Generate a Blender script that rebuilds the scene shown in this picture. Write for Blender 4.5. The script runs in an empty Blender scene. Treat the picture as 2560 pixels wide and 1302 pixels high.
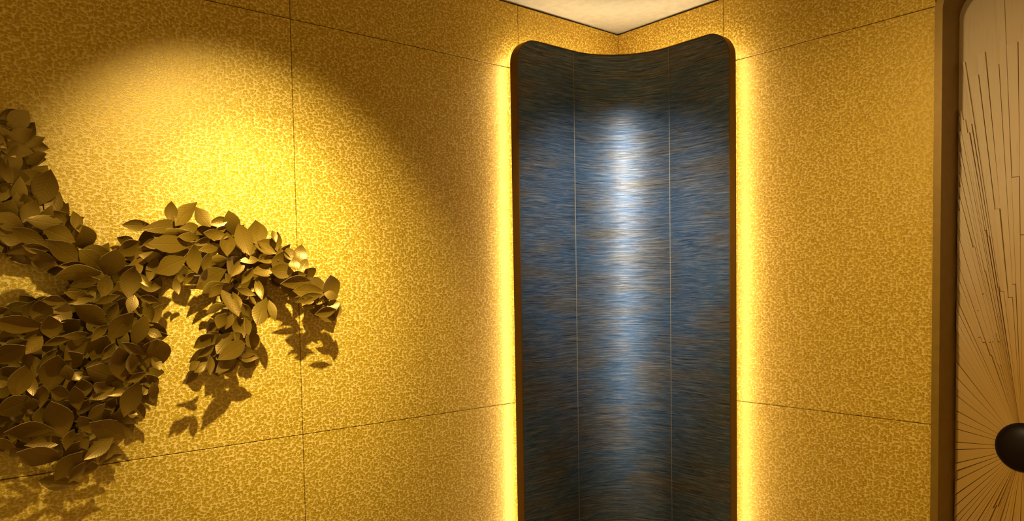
import bpy, bmesh, math, random
from mathutils import Vector, Matrix
random.seed(11)
scene = bpy.context.scene
COL = scene.collection
PI = math.pi

# ------------------------------------------------------------------ camera
EYE = Vector((-2.8063, -2.4972, 1.6))
YAW, PITCH, ROLL = math.radians(49.718), math.radians(-2.727), math.radians(-0.978)
fw = Vector((math.cos(YAW) * math.cos(PITCH), math.sin(YAW) * math.cos(PITCH), math.sin(PITCH)))
rt = Vector((math.sin(YAW), -math.cos(YAW), 0.0))
up = rt.cross(fw)
r2 = rt * math.cos(ROLL) + up * math.sin(ROLL)
u2 = -rt * math.sin(ROLL) + up * math.cos(ROLL)
cd = bpy.data.cameras.new('camera')
cd.sensor_fit = 'HORIZONTAL'; cd.sensor_width = 36.0
cd.lens = 36.0 * 1892.0 / 2560.0
cd.shift_x = -5.0 / 2560.0
cd.shift_y = 148.0 / 2560.0
cd.clip_start = 0.05
cam = bpy.data.objects.new('camera', cd); COL.objects.link(cam)
m = Matrix((r2, u2, -fw)).transposed().to_4x4(); m.translation = EYE
cam.matrix_world = m
scene.camera = cam

# ------------------------------------------------------------------ world: dim warm light of the rest of the room
wd = bpy.data.worlds.new('room_ambience'); scene.world = wd; wd.use_nodes = True
bg = wd.node_tree.nodes['Background']
bg.inputs[0].default_value = (1.0, 0.71, 0.28, 1); bg.inputs[1].default_value = 0.72

# ------------------------------------------------------------------ ceiling spotlights
def spot(name, loc, target, energy, color, size_deg, blend, radius):
    ld = bpy.data.lights.new(name, 'SPOT'); ld.energy = energy; ld.color = color
    ld.spot_size = math.radians(size_deg); ld.spot_blend = blend; ld.shadow_soft_size = radius
    o = bpy.data.objects.new(name, ld); COL.objects.link(o)
    o.location = loc
    o.rotation_euler = (Vector(target) - Vector(loc)).to_track_quat('-Z', 'Y').to_euler()
    return o
WARM = (1.0, 0.86, 0.58)
spot('spotlight_leaf_wall', (-1.93, -1.08, 2.77), (-1.83, 0.0, 1.38), 165, WARM, 69, 0.75, 0.02)       # wide spill of the fitting
spot('spotlight_leaf_wall_beam', (-1.93, -1.08, 2.77), (-1.78, 0.0, 1.60), 230, WARM, 40, 1.0, 0.02)  # its narrow beam
spot('spotlight_corner', (-1.2, -1.1, 2.77), (-0.27, -0.25, 1.74), 300, (0.97, 0.98, 1.0), 46, 0.9, 0.03)
spot('spotlight_relief', (-2.4, -1.25, 2.77), (0.0, -1.54, 1.42), 185, (1.0, 0.77, 0.38), 62, 1.0, 0.05)

scene.view_settings.view_transform = 'Standard'
scene.view_settings.look = 'None'
scene.view_settings.exposure = 0.0
scene.view_settings.gamma = 1.0
scene.view_settings.use_curve_mapping = False

# ------------------------------------------------------------------ helpers
def link(name, bm, mat, parent=None, smooth=False, loc=(0, 0, 0)):
    me = bpy.data.meshes.new(name); bm.to_mesh(me); bm.free()
    if smooth:
        for p in me.polygons: p.use_smooth = True
    if mat: me.materials.append(mat)
    o = bpy.data.objects.new(name, me); COL.objects.link(o)
    o.location = loc
    if parent: o.parent = parent
    return o
def empty(name, loc, label, cat):
    o = bpy.data.objects.new(name, None); COL.objects.link(o); o.location = loc
    o.empty_display_size = 0.1
    o['label'] = label; o['category'] = cat
    return o
def structure(o, label=None):
    o['kind'] = 'structure'
    if label: o['label'] = label
    return o
def box(bm, x0, x1, y0, y1, z0, z1):
    vs = [bm.verts.new(p) for p in ((x0, y0, z0), (x1, y0, z0), (x1, y1, z0), (x0, y1, z0), (x0, y0, z1), (x1, y0, z1), (x1, y1, z1), (x0, y1, z1))]
    for f in ((0, 3, 2, 1), (4, 5, 6, 7), (0, 1, 5, 4), (1, 2, 6, 5), (2, 3, 7, 6), (3, 0, 4, 7)):
        bm.faces.new([vs[i] for i in f])
def boxm(*a):
    bm = bmesh.new(); box(bm, *a); return bm
def tube(bm, pts, r, n=8):
    rings = []
    pts = [Vector(p) for p in pts]
    for i, p in enumerate(pts):
        d = (pts[min(i + 1, len(pts) - 1)] - pts[max(i - 1, 0)]).normalized()
        a = d.cross(Vector((0, 1, 0.01))).normalized(); b = d.cross(a)
        rings.append([bm.verts.new(p + (a * math.cos(2 * PI * k / n) + b * math.sin(2 * PI * k / n)) * r) for k in range(n)])
    for i in range(len(rings) - 1):
        for k in range(n):
            bm.faces.new((rings[i][k], rings[i][(k + 1) % n], rings[i + 1][(k + 1) % n], rings[i + 1][k]))
    bm.faces.new(rings[0][::-1]); bm.faces.new(rings[-1])

# ------------------------------------------------------------------ materials
class N:
    def __init__(s, name):
        s.m = bpy.data.materials.new(name); s.m.use_nodes = True
        s.t = s.m.node_tree; s.b = s.t.nodes['Principled BSDF']
    def new(s, kind, **kw):
        n = s.t.nodes.new(kind)
        for k, v in kw.items(): setattr(n, k, v)
        return n
    def l(s, a, b): s.t.links.new(a, b)
    def math(s, op, a, b=None, c=None, clamp=False):
        n = s.new('ShaderNodeMath', operation=op, use_clamp=clamp)
        for i, v in enumerate((a, b, c)):
            if v is None: continue
            if isinstance(v, (int, float)): n.inputs[i].default_value = v
            else: s.l(v, n.inputs[i])
        return n.outputs[0]
    def ramp(s, f, lo, hi, a=0.0, b=1.0, smooth=True):
        n = s.new('ShaderNodeMapRange', interpolation_type='SMOOTHSTEP' if smooth else 'LINEAR')
        s.l(f, n.inputs[0]); n.inputs[1].default_value = lo; n.inputs[2].default_value = hi
        n.inputs[3].default_value = a; n.inputs[4].default_value = b
        return n.outputs[0]
    def mix(s, f, a, b, blend='MIX'):
        n = s.new('ShaderNodeMix', data_type='RGBA', blend_type=blend)
        if isinstance(f, (int, float)): n.inputs[0].default_value = f
        else: s.l(f, n.inputs[0])
        for i, v in ((6, a), (7, b)):
            if isinstance(v, tuple): n.inputs[i].default_value = (*v, 1)
            else: s.l(v, n.inputs[i])
        return n.outputs[2]
    def noise(s, vec, scale, detail=2.0, rough=0.5):
        n = s.new('ShaderNodeTexNoise'); s.l(vec, n.inputs['Vector'])
        n.inputs['Scale'].default_value = scale; n.inputs['Detail'].default_value = detail; n.inputs['Roughness'].default_value = rough
        return n
    def bump(s, h, strength, dist):
        n = s.new('ShaderNodeBump'); n.inputs['Strength'].default_value = strength; n.inputs['Distance'].default_value = dist
        s.l(h, n.inputs['Height']); s.l(n.outputs[0], s.b.inputs['Normal'])
    def put(s, **kw):
        for k, v in kw.items():
            i = s.b.inputs[k.replace('_', ' ')]
            if isinstance(v, tuple): i.default_value = (*v, 1)
            elif isinstance(v, (int, float)): i.default_value = v
            else: s.l(v, i)
def plain(name, col, rough=0.6, metal=0.0):
    n = N(name); g = n.new('ShaderNodeTexCoord')
    t = n.noise(g.outputs['Object'], 30, 3)
    n.put(Base_Color=n.mix(n.ramp(t.outputs[0], 0.3, 0.7), tuple(c * 0.93 for c in col), tuple(min(1, c * 1.06) for c in col)), Roughness=rough, Metallic=metal)
    return n.m

def wallpaper():
    n = N('gold_spotted_wallpaper')
    g = n.new('ShaderNodeNewGeometry')
    sp = n.new('ShaderNodeSeparateXYZ'); n.l(g.outputs['Position'], sp.inputs[0])
    u = n.math('SUBTRACT', sp.outputs[0], sp.outputs[1])
    v = n.math('MULTIPLY', sp.outputs[2], 1.35)
    cb = n.new('ShaderNodeCombineXYZ'); n.l(u, cb.inputs[0]); n.l(v, cb.inputs[1])
    wob = n.noise(cb.outputs[0], 70, 2)
    off = n.new('ShaderNodeVectorMath', operation='MULTIPLY_ADD')
    n.l(wob.outputs['Color'], off.inputs[0]); off.inputs[1].default_value = (0.010, 0.010, 0); n.l(cb.outputs[0], off.inputs[2])
    SC = 100
    vf = n.new('ShaderNodeTexVoronoi', voronoi_dimensions='2D', feature='F1'); n.l(off.outputs[0], vf.inputs['Vector']); vf.inputs['Scale'].default_value = SC
    vf.inputs['Randomness'].default_value = 0.85
    th = n.noise(cb.outputs[0], 75, 2)
    csep = n.new('ShaderNodeSeparateColor'); n.l(vf.outputs['Color'], csep.inputs[0])
    # round spots of varying size, frayed by noise; some are rings with a lighter heart
    dist = n.math('ADD', vf.outputs['Distance'], n.math('MULTIPLY', n.math('SUBTRACT', th.outputs[0], 0.5), 0.38))
    dist = n.math('ADD', dist, n.math('MULTIPLY', n.math('SUBTRACT', csep.outputs[2], 0.5), 0.16))
    spot_f = n.ramp(dist, 0.36, 0.62, 1.0, 0.0)
    heart = n.math('MULTIPLY', n.ramp(vf.outputs['Distance'], 0.08, 0.24, 1.0, 0.0), n.ramp(csep.outputs[0], 0.35, 0.5))
    f = n.math('MULTIPLY', spot_f, n.math('SUBTRACT', 1.0, n.math('MULTIPLY', heart, 0.7)))
    tone = n.noise(cb.outputs[0], 3.0, 2)
    net = n.mix(tone.outputs[0], NET_A, NET_B)
    gold = n.mix(csep.outputs[1], GOLD_A, GOLD_B)
    n.put(Base_Color=n.mix(f, net, gold), Roughness=n.ramp(f, 0, 1, 0.62, 0.40, False), Metallic=n.math('MULTIPLY', f, 0.25))
    n.b.inputs['Specular IOR Level'].default_value = 0.35
    n.bump(f, 0.25, 0.0012)
    return n.m
NET_A, NET_B = (0.62, 0.405, 0.068), (0.68, 0.450, 0.095)
GOLD_A, GOLD_B = (0.36, 0.205, 0.002), (0.46, 0.280, 0.004)

def veneer():
    n = N('blue_grey_grasscloth')
    uv = n.new('ShaderNodeUVMap'); uv.uv_map = 'UVMap'
    def stretched(sx, sy, detail=4, off=0.0):
        mp = n.new('ShaderNodeMapping'); mp.inputs['Scale'].default_value = (sx, sy, 1); mp.inputs['Location'].default_value = (off, off * 3, 0)
        n.l(uv.outputs[0], mp.inputs[0]); return n.noise(mp.outputs[0], 1.0, detail, 0.6).outputs[0]
    warp = stretched(5, 9, 2, 4.0)
    cw = n.new('ShaderNodeSeparateXYZ'); n.l(uv.outputs[0], cw.inputs[0])
    vv = n.math('ADD', cw.outputs[1], n.math('MULTIPLY', warp, 0.018))
    cc = n.new('ShaderNodeCombineXYZ'); n.l(cw.outputs[0], cc.inputs[0]); n.l(vv, cc.inputs[1])
    def strand(sx, sy, detail, rough=0.6):
        mp = n.new('ShaderNodeMapping'); mp.inputs['Scale'].default_value = (sx, sy, 1)
        n.l(cc.outputs[0], mp.inputs[0]); return n.noise(mp.outputs[0], 1.0, detail, rough).outputs[0]
    fine = strand(12, 560, 3, 0.7)
    mid = strand(5, 170, 3)
    broad = strand(1.6, 16, 3)
    patch = stretched(3.0, 4.5, 3, 7.7)
    c = n.mix(n.ramp(broad, 0.38, 0.62), (0.067, 0.105, 0.153), (0.120, 0.109, 0.090))
    c = n.mix(n.ramp(patch, 0.42, 0.64), c, (0.061, 0.118, 0.191))
    c = n.mix(n.ramp(mid, 0.48, 0.70), c, (0.200, 0.200, 0.189))
    c = n.mix(n.ramp(mid, 0.44, 0.28), c, (0.032, 0.032, 0.036))
    c = n.mix(n.math('MULTIPLY', n.ramp(fine, 0.52, 0.68), 0.75), c, (0.309, 0.315, 0.309))
    c = n.mix(n.math('MULTIPLY', n.ramp(fine, 0.46, 0.34), 0.85), c, (0.017, 0.017, 0.021))
    n.put(Base_Color=c, Roughness=0.56, Metallic=0.8)
    n.b.inputs['Anisotropic'].default_value = 0.5; n.b.inputs['Anisotropic Rotation'].default_value = 0.25
    tg = n.new('ShaderNodeTangent', direction_type='UV_MAP'); tg.uv_map = 'UVMap'
    n.l(tg.outputs[0], n.b.inputs['Tangent'])
    h = n.math('ADD', fine, n.math('MULTIPLY', mid, 0.8))
    n.bump(h, 0.5, 0.0016)
    return n.m

def leaf_material():
    n = N('bronze_leaf')
    tc = n.new('ShaderNodeTexCoord'); oi = n.new('ShaderNodeObjectInfo')
    sp = n.new('ShaderNodeSeparateXYZ'); n.l(tc.outputs['Object'], sp.inputs[0])
    ay = n.math('ABSOLUTE', sp.outputs[1])
    ph = n.math('SUBTRACT', n.math('MULTIPLY', sp.outputs[0], 60), n.math('MULTIPLY', ay, 34))
    vein = n.math('POWER', n.math('ADD', n.math('MULTIPLY', n.math('SINE', ph), 0.5), 0.5), 3)
    rib = n.ramp(ay, 0.0, 0.05, 1.0, 0.0)
    h = n.math('SUBTRACT', n.math('MULTIPLY', vein, 0.25), n.math('MULTIPLY', rib, 0.6))
    t = n.noise(tc.outputs['Object'], 5, 4)
    c = n.mix(oi.outputs['Random'], (0.170, 0.096, 0.003), (0.232, 0.137, 0.006))
    c = n.mix(n.ramp(t.outputs[0], 0.45, 0.75), c, (0.205, 0.102, 0.003))
    n.put(Base_Color=c, Roughness=0.40, Metallic=0.55)
    n.bump(h, 0.22, 0.0018)
    return n.m

def relief_material():
    n = N('cream_to_gilt_plaster')
    g = n.new('ShaderNodeNewGeometry')
    d = n.new('ShaderNodeVectorMath', operation='DISTANCE'); n.l(g.outputs['Position'], d.inputs[0]); d.inputs[1].default_value = (0.12, -1.68, 1.02)
    t = n.noise(g.outputs['Position'], 6, 3)
    dd = n.math('ADD', d.outputs['Value'], n.math('MULTIPLY', t.outputs[0], 0.3))
    c = n.mix(n.ramp(dd, 0.25, 1.15), (0.43, 0.23, 0.030), (0.52, 0.365, 0.19))
    mp = n.new('ShaderNodeMapping'); mp.inputs['Scale'].default_value = (1, 140, 9); n.l(g.outputs['Position'], mp.inputs[0])
    gr = n.noise(mp.outputs[0], 1.0, 3)
    c = n.mix(n.math('MULTIPLY', n.ramp(gr.outputs[0], 0.5, 0.75), 0.25), c, (0.36, 0.22, 0.07))
    n.put(Base_Color=c, Roughness=0.55)
    n.bump(gr.outputs[0], 0.25, 0.001)
    return n.m

M_PAPER = wallpaper(); M_VENEER = veneer(); M_LEAF = leaf_material(); M_RELIEF = relief_material()
M_GAP = plain('dark_joint', (0.035, 0.018, 0.006), 0.9)
M_CEIL = plain('cream_ceiling_paint', (0.55, 0.49, 0.31), 0.85)
M_FLOOR = plain('warm_stone_floor', (0.40, 0.30, 0.20), 0.5)
M_BRONZE = plain('brown_bronze_band', (0.130, 0.055, 0.004), 0.38, 0.4)
M_FRAME = plain('olive_bronze_frame', (0.215, 0.118, 0.006), 0.42, 0.35)
M_TRIM = plain('pale_brass_inlay', (0.22, 0.18, 0.115), 0.45, 0.4)
M_BACK = plain('black_panel_back', (0.05, 0.04, 0.03), 0.8)
M_BOSS = plain('dark_brown_boss', (0.010, 0.005, 0.003), 0.42); M_BOSS.node_tree.nodes['Principled BSDF'].inputs['Specular IOR Level'].default_value = 0.15
M_ROD = plain('dark_bronze_rod', (0.09, 0.05, 0.012), 0.5, 0.4)
M_CUT = plain('bright_cut_edge', (0.42, 0.29, 0.09), 0.35, 0.5)
nl = N('warm_led'); nl.put(Base_Color=(0.9, 0.8, 0.5), Emission_Color=(1.0, 0.81, 0.60), Emission_Strength=50.0); M_LED = nl.m

# ------------------------------------------------------------------ room shell
ZC = 2.80; RX, RY = -4.6, -4.6
structure(link('floor', boxm(RX, 0.3, RY, 0.3, -0.08, 0.0), M_FLOOR))
structure(link('ceiling', boxm(RX, 0.3, RY, 0.3, ZC, ZC + 0.08), M_CEIL))
# left wall: y = 0 is the face of the wallpapered boards
wall_l = structure(link('wall_left', boxm(RX, 0.10, 0.014, 0.10, 0.0, ZC), M_GAP))
# niche of the relief in the right wall
NY0, NY1, NZ0, NZ1 = -1.447, -1.907, 0.08, 2.60
bm = bmesh.new()
box(bm, 0.014, 0.10, NY0, 0.014, 0.0, ZC); box(bm, 0.014, 0.10, RY, NY1, 0.0, ZC)
box(bm, 0.014, 0.10, NY1, NY0, NZ1, ZC); box(bm, 0.014, 0.10, NY1, NY0, 0.0, NZ0)
wall_r = structure(link('wall_right', bm, M_GAP))
def board(bm, a0, a1, z0, z1, left):
    """a chamfered wallpapered board on the left (y=0) or right (x=0) wall"""
    g, c, t = 0.0011, 0.0012, 0.0125
    a0, a1 = a0 - g, a1 + g; z0, z1 = z0 + g, z1 - g      # a0 > a1
    def P(a, d, z): return (a, d, z) if left else (d, a, z)
    f = [bm.verts.new(P(a, 0, z)) for a, z in ((a0 - c, z0 + c), (a1 + c, z0 + c), (a1 + c, z1 - c), (a0 - c, z1 - c))]
    e = [bm.verts.new(P(a, c, z)) for a, z in ((a0, z0), (a1, z0), (a1, z1), (a0, z1))]
    b = [bm.verts.new(P(a, t, z)) for a, z in ((a0, z0), (a1, z0), (a1, z1), (a0, z1))]
    bm.faces.new(f)
    for k in range(4):
        j = (k + 1) % 4
        bm.faces.new((f[k], e[k], e[j], f[j])); bm.faces.new((e[k], b[k], b[j], e[j]))
    bm.faces.new(b[::-1])
    bmesh.ops.recalc_face_normals(bm, faces=bm.faces)
ZR = [0.0, 1.083, 2.519, ZC - 0.009]
XL = [0.0011, -0.639, -1.671, -2.703, -3.735, RX]
for i in range(len(XL) - 1):
    for k in range(3):
        bm = bmesh.new(); board(bm, XL[i], XL[i + 1], ZR[k], ZR[k + 1], True)
        link('wallpaper_board', bm, M_PAPER, wall_l)
YR = [0.0011, -0.593, -1.436]
for i in range(len(YR) - 1):
    for k in range(3):
        bm = bmesh.new(); board(bm, YR[i], YR[i + 1], ZR[k], ZR[k + 1], False)
        link('wallpaper_board', bm, M_PAPER, wall_r)
YQ = [-1.918, -2.95, RY]
for i in range(2):
    for k in range(3):
        bm = bmesh.new(); board(bm, YQ[i], YQ[i + 1], ZR[k], ZR[k + 1], False)
        link('wallpaper_board', bm, M_PAPER, wall_r)
bm = bmesh.new(); board(bm, -1.436, -1.918, NZ1 + 0.022, ZR[3], False); link('wallpaper_board', bm, M_PAPER, wall_r)

# ------------------------------------------------------------------ backlit curved corner panel
DL, DR, RC = 0.143, 0.162, 0.288          # stand-off of the two flat wings, radius of the hollow
XE, YE = -0.775, -0.733                   # free edges of the wings
ZT, ZB, TH, RCOR = 2.60, 0.12, 0.040, 0.105
xa, yb = -(DR + RC), -(DL + RC)           # tangent lines = the inlaid seams
LA = xa - XE; LM = RC * PI / 2; LB = yb - YE
STOT = LA + LM + LB
def prof(s):
    """plan position and inward normal at arc length s from the left edge"""
    if s <= LA: return Vector((XE + s, -DL, 0)), Vector((0, -1, 0))
    if s >= LA + LM:
        return Vector((-DR, yb - (s - LA - LM), 0)), Vector((-1, 0, 0))
    a = (s - LA) / RC
    return Vector((xa + RC * math.sin(a), yb + RC * math.cos(a), 0)), Vector((-math.sin(a), -math.cos(a), 0))
def ztop(s, inset=0.0):
    e = min(s, STOT - s) - inset
    r = RCOR - inset
    if e >= r: return ZT - inset
    e = max(e, 0)
    return ZT - inset - r + math.sqrt(max(0, r * r - (r - e) ** 2))
panel = empty('backlit_corner_panel', (xa, yb, ZB), 'tall concave blue-grey grasscloth panel glowing from behind in the room corner', 'wall panel')
PO = Vector(panel.location)
def sheet(name, s0, s1, n, mat, parent, d0=0.0, d1=-0.006, inset=0.004):
    """a strip of the panel between arc lengths s0..s1, d0 front / d1 back along the normal"""
    bm = bmesh.new(); uv = bm.loops.layers.uv.new('UVMap')
    ss = [s0 + (s1 - s0) * k / n for k in range(n + 1)]
    cols = []
    NZ = 10
    for s in ss:
        p, nn = prof(s); zt = ztop(s, inset)
        zs = [ZB + (zt - ZB) * k / NZ for k in range(NZ + 1)]
        cols.append(([bm.verts.new(p + nn * d0 + Vector((0, 0, z)) - PO) for z in zs], [bm.verts.new(p + nn * d1 + Vector((0, 0, z)) - PO) for z in zs], s, zs))
    def quad(vs, uvs):
        f = bm.faces.new(vs)
        for lp, c in zip(f.loops, uvs): lp[uv].uv = c
    for a, b in zip(cols, cols[1:]):
        for k in range(NZ):
            quad((a[0][k], b[0][k], b[0][k + 1], a[0][k + 1]), ((a[2], a[3][k]), (b[2], b[3][k]), (b[2], b[3][k + 1]), (a[2], a[3][k + 1])))
            quad((a[1][k + 1], b[1][k + 1], b[1][k], a[1][k]), ((a[2], a[3][k + 1]), (b[2], b[3][k + 1]), (b[2], b[3][k]), (a[2], a[3][k])))
        quad((a[0][NZ], b[0][NZ], b[1][NZ], a[1][NZ]), ((a[2], ZT), (b[2], ZT), (b[2], ZT), (a[2], ZT)))
        quad((a[1][0], b[1][0], b[0][0], a[0][0]), ((a[2], ZB), (b[2], ZB), (b[2], ZB), (a[2], ZB)))
    for c, flip in ((cols[0], False), (cols[-1], True)):
        for k in range(NZ):
            v = (c[0][k], c[0][k + 1], c[1][k + 1], c[1][k])
            quad(v[::-1] if flip else v, ((c[2], 0),) * 4)
    return link(name, bm, mat, parent, smooth=False)
def shade_front(o):
    for p in o.data.polygons: p.use_smooth = True
    o.data.set_sharp_from_angle(angle=math.radians(30))
SEAM = 0.0016
for a, b, n in ((0.0045, LA - SEAM, 40), (LA + SEAM, LA + LM - SEAM, 48), (LA + LM + SEAM, STOT - 0.0045, 40)):
    shade_front(sheet('grasscloth_sheet', a, b, n, M_VENEER, panel))
for s in (LA, LA + LM):
    sheet('seam_inlay', s - SEAM, s + SEAM, 1, M_TRIM, panel, d0=0.0012)
shade_front(sheet('panel_core', 0.0045, STOT - 0.0045, 90, M_BACK, panel, d0=-0.0065, d1=-TH + 0.002))
# edge band following the whole outline
path = [(0.0, ZB + (ZT - RCOR - ZB) * k / 8) for k in range(9)]
path += [(RCOR - RCOR * math.cos(a), ZT - RCOR + RCOR * math.sin(a)) for a in [PI / 2 * k / 14 for k in range(1, 15)]]
path += [(RCOR + (STOT - 2 * RCOR) * k / 80, ZT) for k in range(1, 80)]
path += [(STOT - RCOR + RCOR * math.sin(a), ZT - RCOR + RCOR * math.cos(a)) for a in [PI / 2 * k / 14 for k in range(0, 15)]]
path += [(STOT, ZT - RCOR - (ZT - RCOR - ZB) * k / 8) for k in range(1, 9)]
bm = bmesh.new(); rings = []
for i, (s, z) in enumerate(path):
    s0, z0 = path[max(0, i - 1)]; s1, z1 = path[min(len(path) - 1, i + 1)]
    tx, tz = s1 - s0, z1 - z0; l = math.hypot(tx, tz); inx, inz = tz / l, -tx / l
    ring = []
    for w, d in ((0.0, 0.0025), (0.0, -TH), (0.004, -TH), (0.004, 0.0025)):
        p, nn = prof(min(max(s + inx * w, 0), STOT)); ring.append(bm.verts.new(p + nn * d + Vector((0, 0, z + inz * w)) - PO))
    rings.append(ring)
for a, b in zip(rings, rings[1:]):
    for k in range(4): bm.faces.new((a[k], a[(k + 1) % 4], b[(k + 1) % 4], b[k]))
bm.faces.new(rings[0]); bm.faces.new(rings[-1][::-1])
bmesh.ops.recalc_face_normals(bm, faces=bm.faces)
link('edge_band', bm, M_BRONZE, panel)['label'] = 'brown bronze edge band'
# spacer rail behind the panel and the LED strip that runs round its outer face
LI, LT, LR = 0.080, 0.030, 0.055          # inset at the sides, inset at the top, corner radius
lpath = [(LI, ZB + (ZT - LT - LR - ZB) * k / 8) for k in range(9)]
lpath += [(LI + LR - LR * math.cos(a), ZT - LT - LR + LR * math.sin(a)) for a in [PI / 2 * k / 8 for k in range(1, 9)]]
lpath += [(LI + LR + (STOT - 2 * LI - 2 * LR) * k / 70, ZT - LT) for k in range(1, 70)]
lpath += [(STOT - LI - LR + LR * math.sin(a), ZT - LT - LR + LR * math.cos(a)) for a in [PI / 2 * k / 8 for k in range(0, 9)]]
lpath += [(STOT - LI, ZT - LT - LR - (ZT - LT - LR - ZB) * k / 8) for k in range(1, 9)]
def rail(name, mat, sect):
    bm = bmesh.new(); rings = []
    for i, (s, z) in enumerate(lpath):
        s0, z0 = lpath[max(0, i - 1)]; s1, z1 = lpath[min(len(lpath) - 1, i + 1)]
        tx, tz = s1 - s0, z1 - z0; l = math.hypot(tx, tz); inx, inz = tz / l, -tx / l
        ring = []
        for w, d in sect:
            p, nn = prof(min(max(s + inx * w, 0), STOT)); ring.append(bm.verts.new(p + nn * d + Vector((0, 0, z + inz * w)) - PO))
        rings.append(ring)
    for a, b in zip(rings, rings[1:]):
        for k in range(4): bm.faces.new((a[k], a[(k + 1) % 4], b[(k + 1) % 4], b[k]))
    bm.faces.new(rings[0]); bm.faces.new(rings[-1][::-1])
    bmesh.ops.recalc_face_normals(bm, faces=bm.faces)
    return link(name, bm, mat, panel)
rail('spacer_rail', M_BACK, ((0.006, -TH), (0.006, -TH - 0.062), (0.018, -TH - 0.062), (0.018, -TH)))['label'] = 'black spacer rail'
rail('led_strip', M_LED, ((0.0, -TH - 0.046), (0.0, -TH - 0.058), (0.0055, -TH - 0.058), (0.0055, -TH - 0.046)))['label'] = 'warm glowing light strip'
# wall brackets that carry the panel
for (x, y, z) in ((-0.52, -0.05, 2.2), (-0.52, -0.05, 0.6)):
    bm = boxm(x - 0.02, x + 0.02, -DL + TH, -0.0008, z - 0.03, z + 0.03)
    for v in bm.verts: v.co -= PO
    link('wall_bracket', bm, M_BACK, panel)
for z in (2.2, 0.6):
    bm = boxm(-DR + TH, -0.0008, -0.54, -0.50, z - 0.03, z + 0.03)
    for v in bm.verts: v.co -= PO
    link('wall_bracket', bm, M_BACK, panel)

# ------------------------------------------------------------------ recessed sunburst relief
relief = empty('sunburst_relief', (0.0, (NY0 + NY1) / 2, NZ0), 'cream and gilt sunburst relief with dark round boss in a bronze framed niche', 'wall relief')
RO = Vector(relief.location)
IY0, IY1, IZ0, IZ1, ICR = -1.465, -1.889, 0.10, 2.582, 0.085   # inner opening
DEP = 0.13
def rrect(y0, y1, z0, z1, r, n=10):
    """rounded rectangle, y0 > y1"""
    pts = []
    for cy, cz, a0 in ((y0 - r, z1 - r, 0), (y1 + r, z1 - r, PI / 2), (y1 + r, z0 + r, PI), (y0 - r, z0 + r, 1.5 * PI)):
        for k in range(n + 1):
            a = a0 + PI / 2 * k / n
            pts.append((cy + r * math.cos(a), cz + r * math.sin(a)))
    return pts
def loops_mesh(name, loops, mat, parent, cap=False):
    bm = bmesh.new(); rs = [[bm.verts.new((x, y - RO.y, z - RO.z)) for (y, z) in pts] for x, pts in loops]
    for a, b in zip(rs, rs[1:]):
        for k in range(len(a)):
            j = (k + 1) % len(a); bm.faces.new((a[k], a[j], b[j], b[k]))
    if cap: bm.faces.new(rs[-1])
    bmesh.ops.recalc_face_normals(bm, faces=bm.faces)
    return link(name, bm, mat, parent)
O1 = rrect(-1.440, -1.914, 0.075, 2.607, ICR + 0.025); I1 = rrect(IY0, IY1, IZ0, IZ1, ICR); O2 = rrect(-1.4465, -1.9075, 0.0815, 2.6005, ICR + 0.019)
loops_mesh('frame', [(0.013, O1), (-0.020, O1), (-0.020, I1), (0.02, I1)], M_FRAME, relief)['label'] = 'narrow bronze frame'
loops_mesh('reveal', [(0.02, I1), (DEP, I1), (DEP, O2), (0.014, O2)], M_FRAME, relief)['label'] = 'brown inner reveal of the niche'
loops_mesh('backing_board', [(DEP + 0.012, O2), (DEP - 0.001, O2), (DEP - 0.001, rrect(IY0 - 0.002, IY1 + 0.002, IZ0 + 0.002, IZ1 - 0.002, ICR))], M_RELIEF, relief, cap=True)
BY, BZ = -1.676, 1.020
NS = 146
per = []
# walk round the opening at equal steps so that the rays fan out from the boss
W2, H2 = IY0 - IY1, IZ1 - IZ0
tot = 2 * (W2 + H2)
rr = random.Random(5)
for k in range(NS):
    t = (k + rr.uniform(-0.25, 0.25)) / NS * tot
    t %= tot
    if t < H2: q = (IY0, IZ0 + t)
    elif t < H2 + W2: q = (IY0 - (t - H2), IZ1)
    elif t < 2 * H2 + W2: q = (IY1, IZ1 - (t - H2 - W2))
    else: q = (IY1 + (t - 2 * H2 - W2), IZ0)
    per.append((math.atan2(q[1] - BZ, q[0] - BY), math.hypot(q[0] - BY, q[1] - BZ)))
per.sort()
def inside(y, z):
    m = 0.0035
    if not (IY1 + m < y < IY0 - m and IZ0 + m < z < IZ1 - m): return False
    for cy, sy in ((IY0 - ICR, 1), (IY1 + ICR, -1)):
        for cz, sz in ((IZ1 - ICR, 1), (IZ0 + ICR, -1)):
            if (y - cy) * sy > 0 and (z - cz) * sz > 0 and math.hypot(y - cy, z - cz) > ICR - m: return False
    return True
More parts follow.
